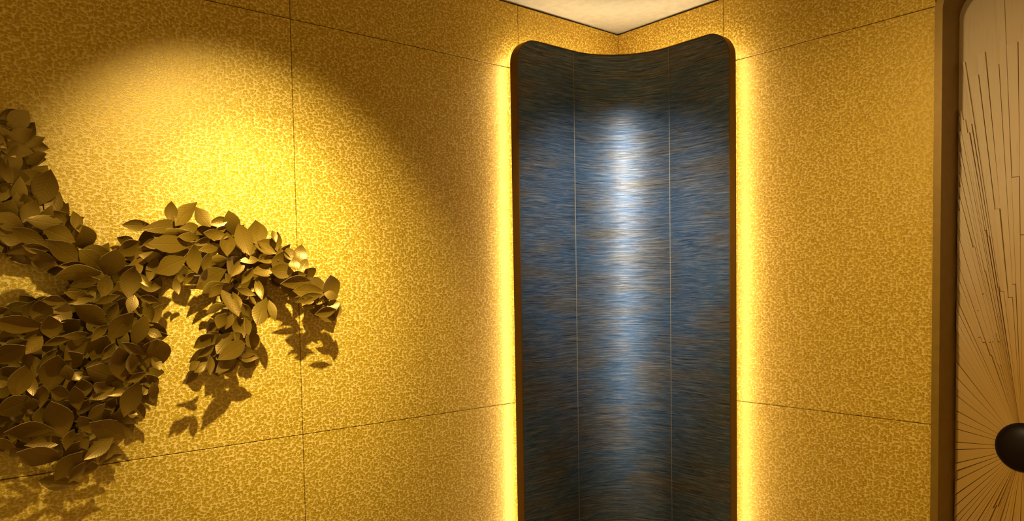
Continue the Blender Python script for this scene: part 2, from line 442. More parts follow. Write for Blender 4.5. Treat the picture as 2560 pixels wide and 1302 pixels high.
def slat(a0, a1, r0, r1, h0, h1):
    """one carved ray between two angles and two radii, clipped to the opening"""
    def clip(a, r):
        while r > r0 + 0.004 and not inside(BY + r * math.cos(a), BZ + r * math.sin(a)): r -= 0.003
        return r
    g = 0.03 * (a1 - a0) * 0.5
    a0 += g; a1 -= g
    e0, e1 = clip(a0, r1), clip(a1, r1)
    if min(e0, e1) < r0 + 0.012: return
    if r1 > 0.9: e0 = e1 = min(e0, e1)
    bm = bmesh.new()
    def P(a, r, x): return bm.verts.new((x, BY + r * math.cos(a) - RO.y, BZ + r * math.sin(a) - RO.z))
    b = [P(a0, r0, DEP), P(a1, r0, DEP), P(a1, e1, DEP), P(a0, e0, DEP)]
    c = 0.03 * (a1 - a0)
    t = [P(a0 + c, r0, DEP - h0), P(a1 - c, r0, DEP - h0 * 0.9), P(a1 - c, e1 - 0.002, DEP - h1 * 0.9), P(a0 + c, e0 - 0.002, DEP - h1)]
    bm.faces.new(t)
    for k in range(4):
        j = (k + 1) % 4; bm.faces.new((b[k], b[j], t[j], t[k]))
    bmesh.ops.recalc_face_normals(bm, faces=bm.faces)
    link('carved_ray', bm, M_RELIEF, relief)
for i in range(len(per)):
    a0, q0 = per[i]; a1, q1 = per[(i + 1) % len(per)]
    if a1 < a0: a1 += 2 * PI
    if a1 - a0 > 0.3 or a1 - a0 < 0.004: continue
    far = min(q0, q1)
    full = max(q0, q1) + 0.02
    if far > 0.55:
        cut = rr.uniform(0.30, 0.75) * far
        end = far * rr.uniform(0.80, 0.985) if far > 1.2 else full
        h = rr.uniform(0.006, 0.017)
        slat(a0, a1, 0.06, cut, 0.006, h + 0.004)
        slat(a0, a1, cut + 0.001, end, rr.uniform(0.003, 0.012), rr.uniform(0.005, 0.016))
    else:
        slat(a0, a1, 0.06, full, 0.006, rr.uniform(0.007, 0.018))
bm = bmesh.new()
bmesh.ops.create_uvsphere(bm, u_segments=40, v_segments=20, radius=0.084)
bmesh.ops.delete(bm, geom=[v for v in bm.verts if v.co.x > 0.01], context='VERTS')
for v in bm.verts: v.co.x *= 0.42; v.co += Vector((DEP - 0.004, BY, BZ)) - RO
link('centre_boss', bm, M_BOSS, relief, smooth=True)['label'] = 'dark round centre boss'

# ------------------------------------------------------------------ leaf sculpture on the left wall
sculpt = empty('leaf_wall_sculpture', (-2.05, 0.0, 1.10), 'wall sculpture of overlapping bronze-brown metal leaves casting shadows on the gold wall', 'wall sculpture')
SO = Vector(sculpt.location)
def leaf_mesh(fold, curl, skew, fat, twist, cut=True):
    bm = bmesh.new(); st = 7; thk = 0.010
    def frame(t):
        w = (math.sin(PI * min(1, max(0, t + skew * math.sin(PI * t)))) ** fat) * 0.5
        return w, curl * ((t - 0.42) ** 2) * 1.3 - curl * 0.15
    sides = []
    for o_ in (thk, -thk):
        e0 = bm.verts.new((-0.5, 0, frame(0)[1] + o_)); e1 = bm.verts.new((0.5, 0, frame(1)[1] + o_))
        Lv, Mv, Rv = [e0], [], [e0]
        for i in range(1, st):
            t = i / st; w, z = frame(t); x = t - 0.5; tw = twist * (t - 0.5); z += o_
            Lv.append(bm.verts.new((x, w, z + fold * w + tw * w))); Rv.append(bm.verts.new((x, -w, z + fold * w - tw * w)))
            Mv.append(bm.verts.new((x, 0.0, z)))
        Lv.append(e1); Rv.append(e1); sides.append((Lv, Rv))
        M = [e0] + Mv + [e1]
        for i in range(st):
            for a, b in ((Lv, M), (M, Rv)):
                q = [a[i], b[i], b[i + 1], a[i + 1]]
                q = [v for k, v in enumerate(q) if v not in q[:k]]
                if len(q) > 2: bm.faces.new(q if o_ > 0 else q[::-1])
    for k in (0, 1):
        T, B = sides[0][k], sides[1][k]
        for i in range(st):
            f = bm.faces.new((T[i], T[i + 1], B[i + 1], B[i])); f.material_index = 1
    bmesh.ops.recalc_face_normals(bm, faces=bm.faces)
    me = bpy.data.meshes.new('leaf'); bm.to_mesh(me); bm.free()
    for p in me.polygons: p.use_smooth = p.material_index == 0
    me.set_sharp_from_angle(angle=math.radians(34))
    me.materials.append(M_LEAF); me.materials.append(M_CUT)
    return me
LEAVES = [leaf_mesh(0.22, 0.30, 0.04, 1.0, 0.1), leaf_mesh(0.10, 0.45, -0.05, 1.1, -0.25), leaf_mesh(0.30, 0.20, 0.06, 0.95, 0.25),
          leaf_mesh(-0.12, 0.35, -0.03, 1.05, 0.15), leaf_mesh(0.16, 0.55, 0.02, 1.0, -0.1), leaf_mesh(0.05, -0.15, 0.05, 0.95, 0.3)]
# upper end xyz, lower end xyz, width (mm), lean of the leaf face sideways / upwards (percent)
LEAF_TABLE = """
-1943 -62 1660 -2041 -70 1607 71 26 -35|-2061 -64 1713 -2184 -72 1661 59 9 -6|-2451 -155 1306 -2415 -113 1206 67 -26 -45|-2362 -148 1236 -2266 -98 1177 60 21 -41
-2532 -147 1180 -2423 -103 1143 61 13 -57|-2431 -152 1429 -2447 -96 1332 64 -2 -50|-2364 -153 1388 -2267 -94 1338 58 27 -46|-2185 -131 1734 -2047 -84 1737 48 32 -3
-2288 -178 1443 -2267 -111 1345 58 25 -51|-2069 -70 1738 -1986 -31 1691 68 17 -42|-1690 -110 1617 -1606 -88 1578 68 32 16|-2222 -110 1672 -2272 -64 1605 68 -2 -55
-2421 -113 1929 -2445 -65 1840 60 -27 -41|-2573 -167 1528 -2453 -120 1508 47 26 -44|-1609 -113 1639 -1582 -85 1556 65 19 -26|-2451 -182 1736 -2363 -120 1682 49 29 -48
-2442 -123 1225 -2558 -145 1242 49 8 -53|-2278 -156 1715 -2295 -112 1639 65 7 -51|-2387 -157 1562 -2303 -121 1504 53 -2 -56|-2343 -119 1467 -2416 -121 1417 63 28 -36
-1778 -95 1625 -1691 -84 1570 54 -14 -40|-2177 -146 1456 -2191 -95 1378 60 -21 -51|-1852 -89 1818 -1832 -71 1739 67 4 -22|-2181 -143 1457 -2151 -99 1380 59 -20 -55
-2234 -162 1340 -2269 -124 1243 51 -16 -30|-2243 -169 1538 -2297 -118 1465 53 -16 -48|-2491 -121 1317 -2573 -118 1283 62 15 -46|-2075 -111 1695 -2162 -101 1651 55 -1 -20
-1773 -122 1720 -1778 -96 1637 61 -28 -27|-2343 -92 1279 -2296 -54 1211 58 17 -39|-1908 -119 1432 -2001 -138 1382 49 17 6|-2508 -152 1407 -2531 -125 1324 58 29 -37
-2363 -148 1781 -2342 -100 1713 61 5 -57|-1913 -106 1803 -1881 -104 1706 51 -22 -9|-2381 -146 1158 -2443 -105 1087 51 -16 -39|-2307 -131 1474 -2333 -83 1401 56 -7 -53
-1891 -52 1704 -1933 -55 1640 67 32 -16|-1812 -51 1705 -1747 -25 1666 64 32 -11|-2503 -149 1458 -2576 -114 1422 58 -13 -54|-1751 -134 1589 -1643 -124 1585 46 9 -6
-2318 -162 1651 -2428 -149 1643 45 -6 -55|-2231 -139 1666 -2243 -108 1581 54 -10 -33|-2423 -75 1944 -2483 -59 1869 50 9 -27|-1837 -122 1566 -1875 -129 1481 51 0 8
-2177 -95 1475 -2205 -62 1404 56 1 -42|-2032 -84 1866 -2100 -86 1793 47 19 -15|-2217 -119 1451 -2199 -86 1364 47 -18 -38|-2078 -72 1800 -2192 -94 1777 38 21 -11
-1942 -54 1754 -1886 -36 1705 57 -8 -41|-1937 -106 1463 -1992 -95 1398 51 -18 0|-2057 -115 1734 -2043 -82 1652 49 28 -31|-1846 -65 1626 -1894 -45 1562 53 -23 -12
-1694 -138 1623 -1792 -130 1615 44 -4 -44|-1853 -102 1749 -1763 -83 1718 44 19 -7|-2237 -109 1421 -2273 -70 1362 54 -28 -42|-2245 -86 1630 -2277 -74 1561 55 27 -27
-2412 -98 1299 -2379 -61 1234 51 19 -40|-1971 -86 1597 -1912 -106 1503 37 0 20|-1937 -89 1844 -1906 -58 1768 47 -19 -44|-2532 -88 1877 -2467 -55 1809 41 13 -33
-2208 -151 1525 -2237 -127 1441 44 0 -28|-2476 -71 1081 -2384 -87 1061 42 -22 -23|-1671 -70 1529 -1587 -78 1498 44 -24 -42|-2214 -88 1323 -2168 -70 1256 47 -24 -41
-2487 -113 1794 -2389 -118 1778 39 -6 -5|-2448 -153 1766 -2379 -146 1737 51 -3 -29|-2380 -115 1697 -2316 -83 1664 48 24 -40|-2464 -130 1578 -2453 -98 1512 51 -13 -45
-2491 -107 1696 -2413 -77 1676 43 25 -39|-2369 -134 1427 -2415 -104 1392 56 -17 -50|-2523 -161 1766 -2438 -133 1720 37 11 -37|-1928 -107 1393 -2009 -122 1342 38 13 9
-2133 -65 1776 -2192 -36 1740 49 -17 -43|-2528 -81 2038 -2482 -64 1959 39 -24 -33|-1787 -88 1663 -1875 -96 1649 41 4 29|-2203 -90 1743 -2260 -83 1706 53 21 -50
-2370 -123 1521 -2419 -89 1481 50 -10 -57|-2366 -139 1711 -2308 -120 1666 46 1 -38|-2011 -117 1420 -2075 -103 1376 45 9 -42|-2446 -152 1537 -2433 -113 1475 48 -3 -54
-2460 -70 2088 -2509 -52 2037 48 -24 -11|-2446 -100 1413 -2473 -76 1348 47 -25 -23|-2256 -73 1537 -2217 -78 1476 48 -31 -12|-1816 -110 1659 -1742 -126 1648 45 -23 -13
-1926 -106 1514 -1905 -87 1443 45 -4 -27|-2300 -127 1182 -2376 -131 1132 37 -7 20|-2413 -85 1476 -2363 -72 1427 48 -4 -29|-2052 -43 1666 -2107 -26 1641 54 -10 -40
-2391 -112 1571 -2427 -107 1512 49 -26 8|-2551 -130 1803 -2491 -138 1761 45 -28 -22|-1907 -76 1498 -1854 -69 1456 48 -1 -19|-2496 -74 1863 -2445 -60 1814 45 -3 -30
-1948 -102 1775 -1944 -82 1705 44 -14 -28|-2121 -44 1702 -2190 -47 1689 45 9 -27|-2396 -70 1875 -2428 -71 1805 41 -15 9|-2458 -110 1846 -2486 -94 1782 43 -19 -16
-2513 -116 1842 -2535 -90 1780 44 -21 -32|-2496 -122 1435 -2478 -105 1370 44 -14 -29|-1886 -83 1459 -1855 -68 1401 46 11 -20|-2417 -96 1189 -2513 -120 1191 31 24 14
-2473 -112 1576 -2483 -87 1517 47 -15 -37|-2033 -73 1852 -1991 -76 1794 42 -22 -12|-2397 -166 1344 -2382 -119 1277 36 -2 -57|-2394 -90 1611 -2319 -86 1602 40 1 -38
-2341 -84 1529 -2301 -77 1481 47 -8 -20|-1918 -85 1371 -1974 -52 1332 39 -30 -32|-2256 -127 1579 -2262 -87 1523 42 -16 -56|-2001 -106 1459 -2056 -80 1421 41 -15 -39
-2270 -81 1234 -2235 -62 1179 42 -14 -41|-1705 -108 1741 -1722 -120 1677 42 -24 24|-1929 -103 1393 -1863 -87 1375 40 23 -2|-2450 -133 1731 -2529 -101 1704 31 -24 -34
-2444 -43 2065 -2476 -21 2017 44 2 -43|-2497 -145 1710 -2420 -134 1681 33 -9 -57|-2517 -115 1401 -2571 -96 1368 40 3 -53|-1863 -102 1737 -1792 -97 1711 36 17 26
-2027 -120 1771 -1947 -91 1764 31 31 -19|-2513 -79 1967 -2471 -46 1926 40 29 -41|-2517 -82 1439 -2535 -69 1386 45 -5 -23|-2316 -128 1631 -2384 -99 1618 35 -25 -51
-1913 -84 1374 -1855 -72 1352 41 8 -29|-2239 -94 1279 -2206 -86 1221 39 -27 -28|-2238 -63 1791 -2160 -78 1791 33 -18 -27|-2551 -89 1750 -2486 -91 1737 38 -6 -12
-2491 -45 1917 -2537 -20 1882 41 -21 -37|-1664 -158 1576 -1743 -130 1554 29 -26 -26|-2552 -25 1961 -2496 -27 1947 45 -12 -39|-1608 -149 1523 -1678 -132 1510 35 -16 -35
-2486 -81 1273 -2544 -100 1271 42 31 -12|-1955 -82 1618 -2025 -78 1590 33 9 -34|-2302 -141 1645 -2309 -118 1581 37 -9 -32|-2296 -101 1247 -2232 -107 1217 36 -27 -41
-1697 -115 1660 -1667 -96 1629 53 14 -43|-2385 -148 1258 -2354 -112 1206 35 14 -51|-2355 -121 1715 -2284 -125 1706 35 -9 -29|-2251 -162 1423 -2245 -119 1361 33 18 -55
-1892 -87 1690 -1949 -118 1636 29 24 28|-2271 -148 1452 -2204 -109 1413 28 19 -51|-1573 -96 1501 -1638 -85 1497 37 -15 -27|-2385 -134 1186 -2420 -91 1130 30 -16 -53
-2055 -96 1774 -2154 -78 1767 23 -14 -40|-2205 -68 1721 -2134 -76 1711 33 -16 -52|-2300 -130 1261 -2354 -104 1235 36 -27 -35|-2287 -108 1322 -2354 -109 1296 32 0 7
-1787 -109 1782 -1786 -92 1722 37 4 -28|-2275 -96 1562 -2326 -78 1541 39 -17 -35|-2413 -66 1871 -2443 -68 1812 34 2 3|-2513 -116 1500 -2560 -115 1474 42 24 -46
-1928 -111 1399 -1874 -90 1391 38 30 -33|-2107 -89 1864 -2107 -76 1799 34 -27 -19|-2371 -131 1356 -2363 -110 1307 41 -29 -43|-1977 -71 1463 -2007 -65 1427 46 16 -29
-2293 -106 1165 -2334 -101 1115 34 20 -27|-2467 -141 1350 -2470 -107 1290 32 -18 -48|-2023 -64 1795 -2089 -78 1779 31 21 -2|-1971 -63 1797 -2036 -38 1774 29 -21 -39
-1961 -76 1735 -2032 -96 1718 28 31 -20|-2481 -84 1570 -2548 -81 1546 30 9 -37|-2212 -92 1578 -2204 -86 1521 37 -2 -11|-2383 -137 1212 -2366 -114 1158 34 30 -28
-2471 -115 1288 -2476 -100 1238 40 27 -31|-2188 -50 1706 -2250 -34 1701 32 -22 -18|-2445 -114 1331 -2400 -123 1316 43 -30 -36|-2523 -79 1262 -2571 -82 1247 40 12 -23
-2001 -72 1508 -1991 -54 1458 37 20 -28|-2058 -116 1362 -2091 -105 1315 35 20 -35|-1973 -141 1524 -2000 -133 1480 39 11 -25|-2256 -73 1754 -2198 -60 1731 31 3 -43
-2463 -142 1481 -2502 -140 1436 33 -15 10|-2376 -143 1128 -2411 -109 1074 27 -30 -37|-1947 -75 1449 -1957 -64 1411 48 -28 -20|-2394 -142 1811 -2378 -116 1744 26 17 -31
-1854 -86 1632 -1842 -98 1561 26 -32 12|-1825 -114 1560 -1813 -129 1493 27 -11 20|-2400 -148 1223 -2422 -131 1170 32 27 -39|-2530 -107 1944 -2508 -86 1885 28 -13 -38
-2427 -67 1982 -2472 -43 1936 28 -27 -23|-2188 -121 1328 -2177 -87 1274 29 13 -50|-2014 -118 1710 -2024 -96 1658 33 20 -42|-2426 -77 2021 -2480 -53 1995 29 -30 -22
-2200 -126 1565 -2181 -103 1507 29 -5 -39|-2097 -113 1758 -2028 -92 1759 26 29 -30|-1934 -75 1818 -1996 -70 1801 29 -7 -3|-2405 -35 1902 -2428 -20 1854 34 12 -35
-2406 -141 1596 -2336 -111 1579 23 27 -40|-2278 -139 1566 -2297 -108 1512 28 -26 -40|-2228 -122 1586 -2246 -135 1534 31 -3 25|-1964 -115 1549 -2027 -120 1528 26 16 -27
-2557 -100 2017 -2518 -82 1982 32 30 -15|-1706 -138 1642 -1769 -129 1635 28 -11 -31|-2461 -152 1580 -2403 -130 1575 28 27 -49|-2457 -115 1500 -2501 -117 1474 34 22 -29
-2358 -125 1297 -2381 -100 1257 33 -11 -48|-2292 -150 1454 -2323 -137 1408 30 16 -38|-2351 -128 1673 -2420 -146 1669 24 26 -31|-2583 -149 1221 -2535 -139 1191 29 -11 -48
-2494 -124 1471 -2555 -137 1454 26 29 -46|-2499 -151 1721 -2437 -140 1713 26 10 -45|-2302 -136 1504 -2348 -127 1463 27 12 -34|-1605 -112 1557 -1595 -125 1518 40 -28 22
-1918 -142 1507 -1906 -136 1452 29 31 -3|-2420 -125 1819 -2387 -109 1785 33 -1 -43|-1873 -76 1747 -1854 -71 1699 32 8 -7|-1968 -107 1615 -2003 -81 1576 28 -28 -35
-2379 -148 1816 -2365 -139 1761 29 13 -14|-1789 -94 1697 -1855 -102 1688 24 13 -11|-2396 -130 1471 -2460 -125 1460 25 1 -48|-1761 -115 1729 -1743 -124 1686 34 -23 11
-1877 -119 1664 -1906 -93 1616 26 -23 -36|-2484 -121 1376 -2491 -132 1323 29 27 17|-2431 -128 1444 -2470 -117 1399 26 15 -35|-1577 -110 1548 -1585 -107 1482 24 -11 -3
-2315 -126 1343 -2338 -116 1315 42 26 -49|-2320 -143 1283 -2362 -137 1248 29 15 -35|-1850 -99 1691 -1913 -99 1687 24 -1 29|-2466 -90 1215 -2414 -90 1196 28 -5 -15
-2014 -141 1431 -2052 -111 1394 25 -28 -42|-2294 -129 1408 -2361 -114 1393 22 -15 -28|-2203 -123 1354 -2171 -109 1318 30 -26 -54|-1636 -121 1576 -1588 -127 1564 31 -5 26
-2354 -86 1291 -2318 -79 1279 38 12 -23|-2269 -133 1586 -2327 -115 1566 23 -16 -37|-2026 -135 1397 -2029 -135 1337 24 22 0|-1749 -138 1696 -1749 -151 1655 34 -18 29
-2486 -115 1217 -2548 -114 1221 23 -5 -49|-1939 -104 1589 -1909 -104 1535 23 -15 -7|-2352 -136 1482 -2417 -152 1477 22 24 -39|-1694 -124 1694 -1725 -137 1653 26 -1 32
-1944 -117 1462 -1912 -103 1426 29 25 -16|-2563 -135 1773 -2518 -117 1757 28 25 -31|-2550 -59 1858 -2525 -53 1815 28 -17 -25|-1918 -129 1552 -1890 -112 1510 27 -10 -43
-2212 -114 1580 -2160 -115 1568 26 -12 -44|-2414 -152 1399 -2404 -136 1356 30 -23 -39|-1922 -89 1600 -1863 -92 1579 22 -13 -23|-1876 -46 1640 -1904 -43 1627 43 0 -29
-2030 -125 1378 -2074 -132 1348 24 0 21|-2185 -92 1323 -2212 -104 1292 31 17 24|-2181 -104 1401 -2165 -111 1362 31 26 27|-2499 -131 1318 -2484 -111 1282 30 -15 -53
-1948 -126 1521 -1970 -118 1473 24 -14 -11|-2200 -111 1485 -2158 -122 1462 26 -14 19|-2384 -117 1154 -2362 -97 1129 33 22 -50|-1942 -82 1694 -1997 -72 1692 23 -16 -33
-1999 -99 1758 -2045 -90 1737 24 3 -46|-2221 -87 1389 -2236 -72 1351 29 -8 -33|-2213 -154 1364 -2257 -131 1338 22 -30 -32|-1768 -95 1725 -1788 -104 1688 28 12 16
-2274 -104 1128 -2333 -97 1108 19 -2 -33|-2108 -99 1635 -2100 -95 1586 23 6 -6|-2342 -110 1111 -2382 -95 1085 23 -12 -34|-2055 -109 1652 -2083 -88 1615 22 1 -51
-2055 -130 1381 -2093 -142 1359 24 26 3|-2258 -132 1315 -2309 -127 1302 21 -15 24|-1678 -141 1562 -1727 -145 1546 21 5 9|-2335 -124 1578 -2398 -125 1566 17 2 5
-2213 -116 1649 -2189 -133 1606 20 -31 20|-2293 -103 1336 -2260 -106 1322 27 -25 -43|-1943 -84 1793 -1984 -86 1780 22 19 -45|-1652 -118 1560 -1615 -109 1557 25 19 -39
-2356 -98 1203 -2338 -110 1172 25 -23 22|-2533 -124 1558 -2570 -108 1543 21 -11 -57|-1947 -75 1648 -1932 -63 1617 23 30 -22|-2365 -104 1374 -2394 -111 1353 23 -4 32
-1804 -107 1786 -1797 -114 1747 21 4 16|-2339 -118 1356 -2380 -112 1346 19 -3 -46|-2529 -106 1322 -2556 -94 1305 24 -16 -41|-2361 -151 1127 -2354 -135 1099 25 -26 -53
-1714 -117 1536 -1676 -129 1532 19 -29 8|-2503 -86 1345 -2488 -76 1316 22 -8 -36|-2350 -114 1666 -2311 -119 1658 19 -22 -55|-2540 -128 1362 -2577 -121 1360 19 -20 19
-1876 -75 1574 -1854 -77 1547 20 -21 -9|-2319 -126 1615 -2348 -113 1598 19 -1 -57|-2263 -131 1250 -2234 -126 1239 22 30 35|-1957 -92 1579 -1985 -88 1561 19 -27 20
-2087 -99 1647 -2093 -93 1621 22 27 -28|-1894 -77 1612 -1921 -66 1602 20 -33 -16|-1661 -103 1556 -1639 -113 1544 17 -28 27|-1869 -83 1601 -1860 -88 1588 13 -26 19
-2683 -91 1304 -2584 -98 1302 42 -6 32|-2629 -62 1347 -2671 -75 1277 38 -15 27|-2707 -83 1363 -2606 -68 1334 49 23 34|-2644 -41 1341 -2716 -62 1285 40 1 35
-2686 -72 1304 -2595 -90 1276 46 -11 25|-2676 -72 1456 -2648 -86 1363 50 -1 14|-2627 -43 1340 -2694 -72 1262 42 16 21|-2641 -46 1490 -2564 -59 1431 46 5 27
-2667 -58 1491 -2575 -67 1466 38 -6 17|-2581 -48 1225 -2630 -63 1156 48 -5 25|-2649 -75 1266 -2610 -89 1187 49 -12 11|-2642 -72 1121 -2584 -99 1041 45 -2 31
-2625 -83 1157 -2674 -117 1098 42 21 34|-2570 -59 1199 -2665 -67 1160 48 1 18|-2563 -85 1094 -2646 -104 1097 41 22 32|-2636 -72 1760 -2571 -102 1706 48 -15 35
-2559 -97 1795 -2651 -101 1774 38 2 10|-2619 -80 1797 -2649 -92 1717 40 7 12|-2651 -41 1952 -2572 -62 1914 38 -21 11|-2648 -84 1943 -2575 -80 1908 41 20 31
"""
rl = random.Random(3)
def leaf_matrix(A, B, w, nrm):
    ax = (B - A); ln = ax.length; ax.normalize()
    nrm = (nrm - ax * nrm.dot(ax)).normalized(); sd = nrm.cross(ax)
    mm = Matrix((ax * ln * 1.05, sd * w * 1.12, nrm * min(ln, 0.075))).transposed().to_4x4()
    mm.translation = (A + B) / 2 - SO
    return mm
for tok in LEAF_TABLE.replace('\n', '|').split('|'):
    if not tok.strip(): continue
    v = [int(q) for q in tok.split()]
    nx, nz = v[7] / 100, v[8] / 100
    nrm = Vector((nx, -math.sqrt(max(0.05, 1 - nx * nx - nz * nz)), nz))
    o = bpy.data.objects.new('leaf', LEAVES[rl.randrange(6)]); COL.objects.link(o); o.parent = sculpt
    o.matrix_local = leaf_matrix(Vector(v[0:3]) / 1000, Vector(v[3:6]) / 1000, v[6] / 1000, nrm)
